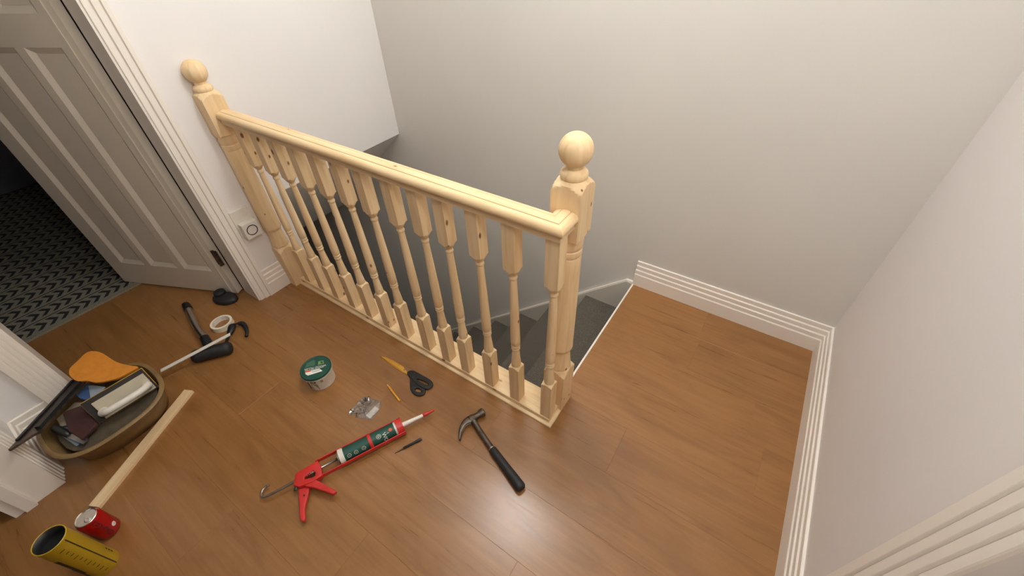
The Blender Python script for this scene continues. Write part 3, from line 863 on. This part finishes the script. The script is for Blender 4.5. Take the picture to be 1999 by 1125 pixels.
pot_patch('label_oval', [(A0 - .32 + .20 * cos(t), .060 + .008 * sin(t)) for t in [2 * pi * k / 16 for k in range(16)]], 'dark_print')
pot_patch('label_bar', [(A0 - .86, .010), (A0 - .70, .010), (A0 - .70, .056), (A0 - .86, .056)], 'dark_print')
pot_patch('label_block', [(A0 - .58, .006), (A0 - .10, .006), (A0 - .10, .046), (A0 - .34, .048), (A0 - .58, .046)], 'mid_print')
pot_patch('label_square', [(A0 + .16, .050), (A0 + .36, .050), (A0 + .36, .064), (A0 + .16, .064)], 'mid_print')

# clear bag of screws
bg = empty('screw_bag', (-.645, -.325, 0), 'small clear plastic bag of dark screws on the floor', 'bag')
out = closed_smooth([(-.6950, -.3790), (-.7060, -.3330), (-.6985, -.2840), (-.6640, -.2760), (-.6290, -.2690), (-.6110, -.2860), (-.5990, -.3300), (-.6020, -.3450), (-.6240, -.3560), (-.6470, -.3680), (-.6700, -.3670)], 4)
cx, cy = -.652, -.322
random.seed(11)
v = []; f = []; n = len(out); rings = [1.0, .93, .78, .58, .36, .16]
for side in (1, -1):
    for ri, s in enumerate(rings):
        for i, (x, y) in enumerate(out):
            px, py = cx + (x - cx) * s, cy + (y - cy) * s
            h = .0015 if ri == 0 else (.004 + .013 * (1 - s) ** .6 + random.uniform(-.0028, .0028) + .004 * sin(px * 210 + py * 90)) * (1 if side > 0 else .0)
            v.append((px, py, max(.0006, .0022 + h) if side > 0 else .0006))
    v.append((cx, cy, .018 if side > 0 else .0006))
m = len(rings) * n + 1
for side in (0, 1):
    o = side * m
    for ri in range(len(rings) - 1):
        for i in range(n):
            q = (i + 1) % n
            f.append((o + ri * n + i, o + ri * n + q, o + (ri + 1) * n + q, o + (ri + 1) * n + i))
    for i in range(n): f.append((o + (len(rings) - 1) * n + i, o + (len(rings) - 1) * n + (i + 1) % n, o + m - 1))
for i in range(n): f.append((i, (i + 1) % n, m + (i + 1) % n, m + i))
mk('plastic_film', v, f, M['clear'], bg)
box('paper_insert', (-.634, -.610, -.344, -.296, .0010, .0016), M['white_print'], bg)
random.seed(21)
scr0 = None
SCREWS = []
for k in range(16):
    a = random.uniform(0, 2 * pi); x = -.672 + random.uniform(-.018, .022); y = -.328 + random.uniform(-.034, .030); z = .0050 + .0032 * (k % 3)
    if scr0 is None:
        scr0 = empty('screw', (x, y, z), 'small dark screw inside the clear plastic bag', 'screw', 'screws in the clear bag')
        fr_ = frame_from((x, y, z), (1, 0, 0))
        v, f = lathev([(.0012, 0), (.0032, .0002), (.0032, .0009), (.0015, .0030)], fr_, 10); mk('screw_head', v, f, M['black'], scr0)
        v, f = lathev([(.0014, .0030)] + [(.0016 if i % 2 else .0011, .004 + i * .0012) for i in range(12)] + [(.0003, .020)], fr_, 8); mk('screw_shank', v, f, M['black'], scr0)
        r = scr0
    else:
        r = scr0.copy(); COL.objects.link(r)
        for ch in list(scr0.children):
            c = ch.copy(); COL.objects.link(c); c.parent = r
    r.location = (x, y, z); r.rotation_euler = (0, random.uniform(-.12, .12), a)

# pine batten, can, yellow tube
bt = box('pine_batten', (-.0195, .0195, -.228, .228, 0, .014), M['pine_y'], bevel=.0015)
bt.location = (-1.2452, -.8767, 0); bt.rotation_euler.z = -math.atan2(.2065, .4163)*-1
tag(bt, 'pale pine batten lying on the floor between the tub and the red can', 'batten')

CA = Vector((-1.022, -1.082, 0))
cn = empty('drink_can', CA, 'red drink can standing on the floor behind the yellow tin', 'can')
fc = frame_from(CA, (0, 0, 1))
v, f = lathev([(.0225, .0005), (.0250, 0), (.0280, .004), (.0330, .013), (.0330, .1005), (.0275, .1115)], fc, 48); mk('body', v, f, M['can_red'], cn, auto=.7)
v, f = lathev([(.0276, .1116), (.0280, .1140), (.0268, .1150), (.0258, .1140), (.0245, .1105), (.0235, .1110)], fc, 48); tag(mk('lid', v, f, M['alu'], cn, auto=.7), 'silver lid')
curve_plate('ring_pull', [[(CA.x + a, CA.y + b) for a, b in closed_smooth([(-.004, -.004), (.012, -.008), (.018, 0), (.012, .008), (-.004, .004), (-.008, 0)], 3)],
                          [(CA.x + a, CA.y + b) for a, b in closed_smooth([(.007, -.004), (.014, 0), (.007, .004)], 3)]], .1112, .0012, M['alu'], cn, .0004)
def on_can(z0, a0): return lambda x, y, z: CA + Vector((cos(a0 + x / .0331) * (.0331 + max(z, 0)), sin(a0 + x / .0331) * (.0331 + max(z, 0)), z0 + y))
AC = math.atan2(.37, 1.35)
def on_can_up(z0, a0):      # lettering running up the side
    return lambda x, y, z: CA + Vector((cos(a0 - y / .0331) * (.0331 + max(z, 0)), sin(a0 - y / .0331) * (.0331 + max(z, 0)), z0 + x))
text_obj('lettering', 'Coca-Cola', M['black'], cn, on_can_up(.062, AC - .10), .0215, .0002, shear=.4)
v = []; q_ = on_can(.040, AC + .55)
for k in range(20):
    a = 2 * pi * k / 20; v.append(q_(.0068 * cos(a), .0085 * sin(a), .0002))
mk('label_oval', v, [tuple(range(20))], M['white_print'], cn)

YA = Vector((-.928, -1.131, 0))
yt = empty('yellow_tin', YA, 'tall yellow tin with black measuring marks and a dark hollow top standing on the floor', 'tin')
fy = frame_from(YA, (0, 0, 1)); YR = .0375; YH = .225
v, f = lathev([(.034, .0005), (.0365, 0), (.0375, .002), (.0375, .2205), (.0383, .2220), (.0383, .2245), (.0368, .2255), (.0358, .2245), (.0358, .190)], fy, 56, caps=False)
f.append(tuple(range(56))[::-1]); mk('barrel', v, f, M['yellow'], yt, auto=.7)
v, f = lathev([(.0357, .186), (.0357, .190)], fy, 40); tag(mk('dark_plug', v, f, M['black'], yt), 'dark recessed top')
v, f = lathev([(.0356, .1905), (.0356, .2235), (.0350, .2235), (.0350, .1905)], fy, 40, caps=False); mk('dark_lining', v, f, M['black'], yt, smooth=True)
YAc = math.atan2(.41, 1.28)
def on_tube(s, a, h=.0003): return YA + Vector((cos(YAc + a) * (YR + h), sin(YAc + a) * (YR + h), YH - s))
def strip(name, s0, s1, a0, a1, mat='black'):
    v = []; f = []; n = 5
    for i in range(n + 1):
        a = a0 + (a1 - a0) * i / n
        v += [on_tube(s0, a, .0002), on_tube(s1, a, .0002), on_tube(s0, a, .0005), on_tube(s1, a, .0005)]
    for i in range(n):
        p, q = 4 * i, 4 * i + 4
        f += [(p + 2, p + 3, q + 3, q + 2), (p, p + 2, q + 2, q), (p + 1, q + 1, q + 3, p + 3)]
    return mk(name, v, f, M[mat], yt)
strip('scale_line', .008, .220, .30, .38, 'dark_print')
for k in range(11):
    strip('scale_mark', .028 + k * .0175, .0300 + k * .0175, -.34 if k % 3 else -.44, -.12, 'dark_print')
strip('worn_patch', .06, .17, -1.30, -.98, 'dark_print')
strip('worn_patch', .13, .205, -1.42, -1.15, 'dark_print')
for s0 in (.160, .172, .184): strip('scale_mark', s0, s0 + .007, .92, 1.05, 'dark_print')

# door stop, tape, mallet, clamp, white strip
ds = empty('door_stop', (-1.765, -.285, 0), 'black rubber doorstop on the floor by the foot of the open door', 'doorstop')
v, f = lathev([(.050, 0), (.053, .004), (.053, .016), (.049, .024), (.036, .029), (.010, .030)], frame_from((0, 0, 0), (0, 0, 1)), 32)
c_, s_ = cos(.42), sin(.42)
mk('base', [(-1.765 + 1.25 * p[0] * c_ - .78 * p[1] * s_, -.287 + 1.25 * p[0] * s_ + .78 * p[1] * c_, p[2]) for p in v], f, M['black_rubber'], ds, auto=.8)
v, f = lathev([(.026, .024), (.028, .028), (.027, .042), (.020, .047), (.006, .048)], frame_from((-1.800, -.287, 0), (0, 0, 1)), 24)
mk('knob', v, f, M['black_rubber'], ds, auto=.8)

tp = empty('masking_tape', (-1.600, -.392, 0), 'roll of white masking tape lying flat near the open door', 'tape')
v, f = lathev([(.0395, .0005), (.0480, .0005), (.0480, .0255), (.0395, .0255), (.0395, .0005)], frame_from((-1.600, -.392, 0), (0, 0, 1)), 48, caps=False)
mk('tape_roll', v, f, M['paper_tape'], tp, auto=.6)
v, f = lathev([(.0378, 0), (.0394, 0), (.0394, .026), (.0378, .026), (.0378, 0)], frame_from((-1.600, -.392, 0), (0, 0, 1)), 48, caps=False)
mk('core', v, f, M['white_pl'], tp, auto=.6)

ml = empty('mallet', (-1.52, -.50, 0), 'black headed mallet with a curved chrome tube handle under the white strip', 'mallet')
A_ = Vector((-1.492, -.578, .0300)); B_ = Vector((-1.396, -.450, .0300)); d_ = (B_ - A_); L_ = d_.length
v, f = lathev([(.014, 0), (.022, .003), (.0285, .012), (.0298, .03), (.0290, L_ * .5), (.0298, L_ - .03), (.0285, L_ - .012), (.022, L_ - .003), (.014, L_)], frame_from(A_, d_), 28)
mk('head', v, f, M['black_rubber'], ml, auto=.9)
hp = smooth_path([(-1.455, -.511, .034), (-1.540, -.492, .037), (-1.620, -.4815, .034), (-1.700, -.4655, .030), (-1.780, -.447, .023), (-1.835, -.434, .0185)], 5)
v, f = tubev(hp, .0160, 18); tag(mk('handle', v, f, M['chrome'], ml, smooth=True), 'curved chrome tube handle')
v, f = tubev([(-1.462, -.5095, .034), (-1.510, -.4985, .036), (-1.550, -.490, .0365)], [.0205, .0205, .0190], 18); mk('ferrule', v, f, M['black'], ml, auto=.6)
v, f = tubev(smooth_path([(-1.835, -.434, .0188), (-1.860, -.4285, .0182), (-1.885, -.425, .0175), (-1.893, -.424, .0172)], 3), [.0185, .0188, .0188, .0186, .0184, .018, .0175, .0165, .014, .010], 18)
mk('end_cap', v, f, M['black'], ml, auto=.8)

cl = empty('trigger_clamp', (-1.49, -.38, 0), 'small black plastic clamp lying beside the white masking tape', 'clamp')
v, f = tubev(smooth_path([(-1.522, -.352, .022), (-1.512, -.340, .020), (-1.490, -.340, .016), (-1.455, -.352, .012), (-1.425, -.372, .010)], 4), [.011 - .0035 * abs(i - 6) / 10 for i in range(17)], 12, flat=.75)
mk('jaw_arm', v, f, M['black'], cl, smooth=True)
v, f = tubev(smooth_path([(-1.545, -.366, .014), (-1.533, -.378, .017), (-1.515, -.395, .016), (-1.500, -.412, .012)], 4), [.008, .012, .015, .0165, .017, .017, .0165, .016, .0155, .015, .013, .011, .008], 12, flat=.8)
mk('body', v, f, M['black'], cl, smooth=True)
v, f = tubev([(-1.545, -.364, .016), (-1.530, -.356, .020), (-1.518, -.348, .022)], .006, 10, flat=.7); mk('link', v, f, M['dark_steel'], cl, smooth=True)
v, f = prismv([(-.006, -.002), (.006, -.002), (.006, .002), (-.006, .002)], 0, .075, frame_from((-1.508, -.405, .012), (.048, -.050, 0))); mk('bar', v, f, M['black'], cl)

e0 = Vector((-1.514, -.6905, .044)); e1 = Vector((-1.414, -.422, .0800)); d_ = (e1 - e0).normalized()
v, f = prismv([(-.0085, -.002), (.0085, -.002), (.0085, .002), (-.0085, .002)], 0, (e1 - e0).length, frame_from(e0, d_))
tag(mk('white_strip', v, f, M['white_pl'], loc=tuple(e0), bevel=.0006), 'thin white plastic strip lying across the mallet from the tub', 'strip')

# ------------------------------------------------------------------ khaki tub and what is in it
def sup(cx, cy, a, b, z, n=56, p=2.7):
    out = []
    for k in range(n):
        t = 2 * pi * k / n
        c, s = cos(t), sin(t)
        out.append((cx + a * math.copysign(abs(c) ** (2 / p), c), cy + b * math.copysign(abs(s) ** (2 / p), s), z))
    return out
tb = empty('tool_tub', (-1.42, -.888, 0), 'khaki oblong plastic tub full of tools by the white door casing', 'tub')
prof = [(.134, .146, 0, -1.446), (.142, .154, .004, -1.446), (.152, .164, .06, -1.430), (.172, .178, .128, -1.404), (.179, .183, .134, -1.402), (.181, .185, .139, -1.401), (.176, .180, .144, -1.401),
        (.167, .171, .143, -1.401), (.163, .168, .136, -1.402), (.149, .158, .06, -1.430), (.136, .146, .008, -1.446)]
v = []; f = []; n = 56
for a, b, z, cx in prof: v += sup(cx, -.888, a, b, z)
for i in range(len(prof) - 1):
    for k in range(n):
        q = (k + 1) % n; f.append((i * n + k, i * n + q, (i + 1) * n + q, (i + 1) * n + k))
f.append(tuple(range(n))[::-1]); f.append(tuple((len(prof) - 1) * n + k for k in range(n)))
mk('bowl', v, f, M['tub_khaki'], tb, auto=.9)

# plastering float leaning in the tub
FA = Vector((-1.412, -.924, .190)); FB = Vector((-1.398, -.730, .190)); FW = Vector((.042, -.024, -.080))
fl_ = empty('plastering_float', (-1.38, -.84, .15), 'white handled plastering float with a dark plate leaning in the khaki tub', 'plastering float')
L1 = (FB - FA); LL = L1.length; L1.normalize(); W1 = (FW - L1 * FW.dot(L1)); WW = FW.length; W1.normalize(); N1 = W1.cross(L1)
if N1.z < 0: N1 = -N1
FF = (FA, L1, W1, N1)
def fbox(name, a0, a1, b0, b1, c0, c1, mat, bev=.001):
    v, f = prismv([(a0, b0), (a1, b0), (a1, b1), (a0, b1)], c0, c1, FF); return mk(name, v, f, M[mat], fl_, bevel=bev)
tag(fbox('blade', -.002, LL + .002, -.002, WW + .002, -.006, -.004, 'gold', .0004), 'thin pale metal edge')
fbox('rubber_plate', 0, LL, 0, WW, -.004, .004, 'float_plate')
fbox('backing_plate', .022, LL - .006, .016, WW - .004, .0042, .012, 'float_body', .002)
HW = WW * .66
gpth = smooth_path([FA + L1 * a + W1 * HW + N1 * h for a, h in ((.034, .012), (.032, .034), (.046, .056), (.075, .064), (.110, .066), (.142, .063), (.166, .050), (.174, .032), (.172, .012))], 5)
v, f = tubev(gpth, [.0150] * 6 + [.0120] * (len(gpth) - 12) + [.0150] * 6, 16); tag(mk('handle', v, f, M['white_pl'], fl_, smooth=True), 'white D shaped handle')

# amber pad
p20 = [(-1.592, -.890), (-1.619, -.875), (-1.633, -.847), (-1.651, -.816), (-1.642, -.797), (-1.609, -.783), (-1.563, -.777), (-1.518, -.774), (-1.472, -.766), (-1.429, -.752), (-1.394, -.738), (-1.389, -.755), (-1.398, -.801),
       (-1.420, -.830), (-1.449, -.856), (-1.489, -.870), (-1.517, -.889), (-1.556, -.894)]
v = []; 
sm = closed_smooth(p20, 3); n = len(sm)
def zpad(x, y): return .217 - .045 * (x + 1.65) / .26
for h in (0, .007):
    for x, y in sm:
        z = zpad(x, y); k = (z - .20)
        v.append((x + 1.55 * k, y - .15 * k, z + h))
f = [tuple(range(n))[::-1], tuple(range(n, 2 * n))] + [(i, (i + 1) % n, n + (i + 1) % n, n + i) for i in range(n)]
tag(mk('amber_pad', v, f, M['amber'], loc=(-1.52, -.82, .19)), 'flat amber orange pad with a rounded end resting on the khaki tub', 'pad')

# dark bar, sheets, blocks
b0 = Vector((-1.560, -.884, .176)); b1 = Vector((-1.300, -1.081, .256)); d_ = (b1 - b0); LB = d_.length; d_.normalize()
fb = frame_from(b0, d_)
br = empty('dark_bar', (-1.44, -.98, .2), 'long dark metal bar with a pointed end lying across the khaki tub', 'bar')
v, f = prismv([(0, -.027), (LB, -.027), (LB, -.021), (LB * .86, .012), (LB * .84, .026), (0, .026)], -.004, .004, (b0, d_, fb[1], fb[2])); mk('blade', v, f, M['dark_steel'], br, bevel=.0008)
v, f = prismv([(-.01, .010), (LB * .80, .010), (LB * .80, .024), (-.01, .024)], .0042, .016, (b0, d_, fb[1], fb[2])); mk('rib', v, f, M['black'], br, bevel=.0008)
v, f = prismv([(.0, -.026), (LB * .90, -.026), (LB * .90, -.017), (.0, -.017)], .0042, .010, (b0, d_, fb[1], fb[2])); mk('rib', v, f, M['black'], br, bevel=.0008)
def slab(name, poly, z0, h, mat, label, cat, tilt=(0, 0)):
    n = len(poly); cx = sum(p[0] for p in poly) / n; cy = sum(p[1] for p in poly) / n
    v = [(x, y, z0 + dz + (x - cx) * tilt[0] + (y - cy) * tilt[1]) for dz in (0, h) for x, y in poly]
    f = [tuple(range(n))[::-1], tuple(range(n, 2 * n))] + [(i, (i + 1) % n, n + (i + 1) % n, n + i) for i in range(n)]
    return tag(mk(name, v, f, M[mat], loc=(cx, cy, z0), bevel=min(h * .3, .004)), label, cat)
slab('blue_cloth', [(-1.545, -.925), (-1.552, -.882), (-1.520, -.872), (-1.474, -.892), (-1.480, -.912), (-1.51, -.922)], .135, .012, 'blue', 'folded blue cloth in the khaki tub under the amber pad', 'cloth', (0, .1))
slab('pale_sheet', [(-1.540, -.880), (-1.520, -.868), (-1.470, -.846), (-1.462, -.868), (-1.470, -.898)], .149, .004, 'paleblue', 'pale blue grey sheet in the khaki tub beside the float', 'sheet', (0, .1))
slab('grey_sheet', [(-1.548, -.945), (-1.500, -.912), (-1.440, -.925), (-1.420, -.960), (-1.470, -1.012), (-1.52, -1.010)], .108, .006, 'grey_sheet', 'grey sandpaper sheet in the khaki tub beneath the blue cloth', 'sheet')
slab('maroon_block', [(-1.515, -.985), (-1.490, -.935), (-1.345, -.930), (-1.325, -.985), (-1.40, -1.000)], .116, .014, 'maroon', 'dark maroon block in the khaki tub below the float', 'block')
slab('blue_rag', [(-1.452, -1.006), (-1.405, -.988), (-1.335, -.975), (-1.330, -1.000), (-1.42, -1.020)], .104, .012, 'blue', 'small blue rag at the near end of the khaki tub', 'rag')
slab('pale_card', [(-1.490, -1.036), (-1.465, -1.000), (-1.345, -.984), (-1.345, -1.012)], .097, .004, 'paleblue', 'pale card at the near end of the khaki tub beside the chisel', 'card')
ch = empty('chisel', (-1.41, -1.02, .1), 'dark chisel lying along the near end of the khaki tub', 'chisel')
v, f = tubev([(-1.478, -1.026, .120), (-1.465, -1.023, .120), (-1.425, -1.014, .118), (-1.395, -1.007, .117)], [.010, .013, .012, .009], 14); mk('handle', v, f, M['black'], ch, smooth=True)
v, f = prismv([(-.008, -.002), (.008, -.002), (.008, .002), (-.008, .002)], 0, .085, frame_from((-1.397, -1.0075, .117), (.085, .024, -.004))); mk('blade', v, f, M['steel'], ch)
# filling hidden below the loose tools
slab('dust_sheet', [(x, y) for x, y, z in sup(-1.424, -.888, .145, .152, 0, 24)], .086, .010, 'dust', 'folded grey dust sheet packed in the bottom of the khaki tub', 'dust sheet')
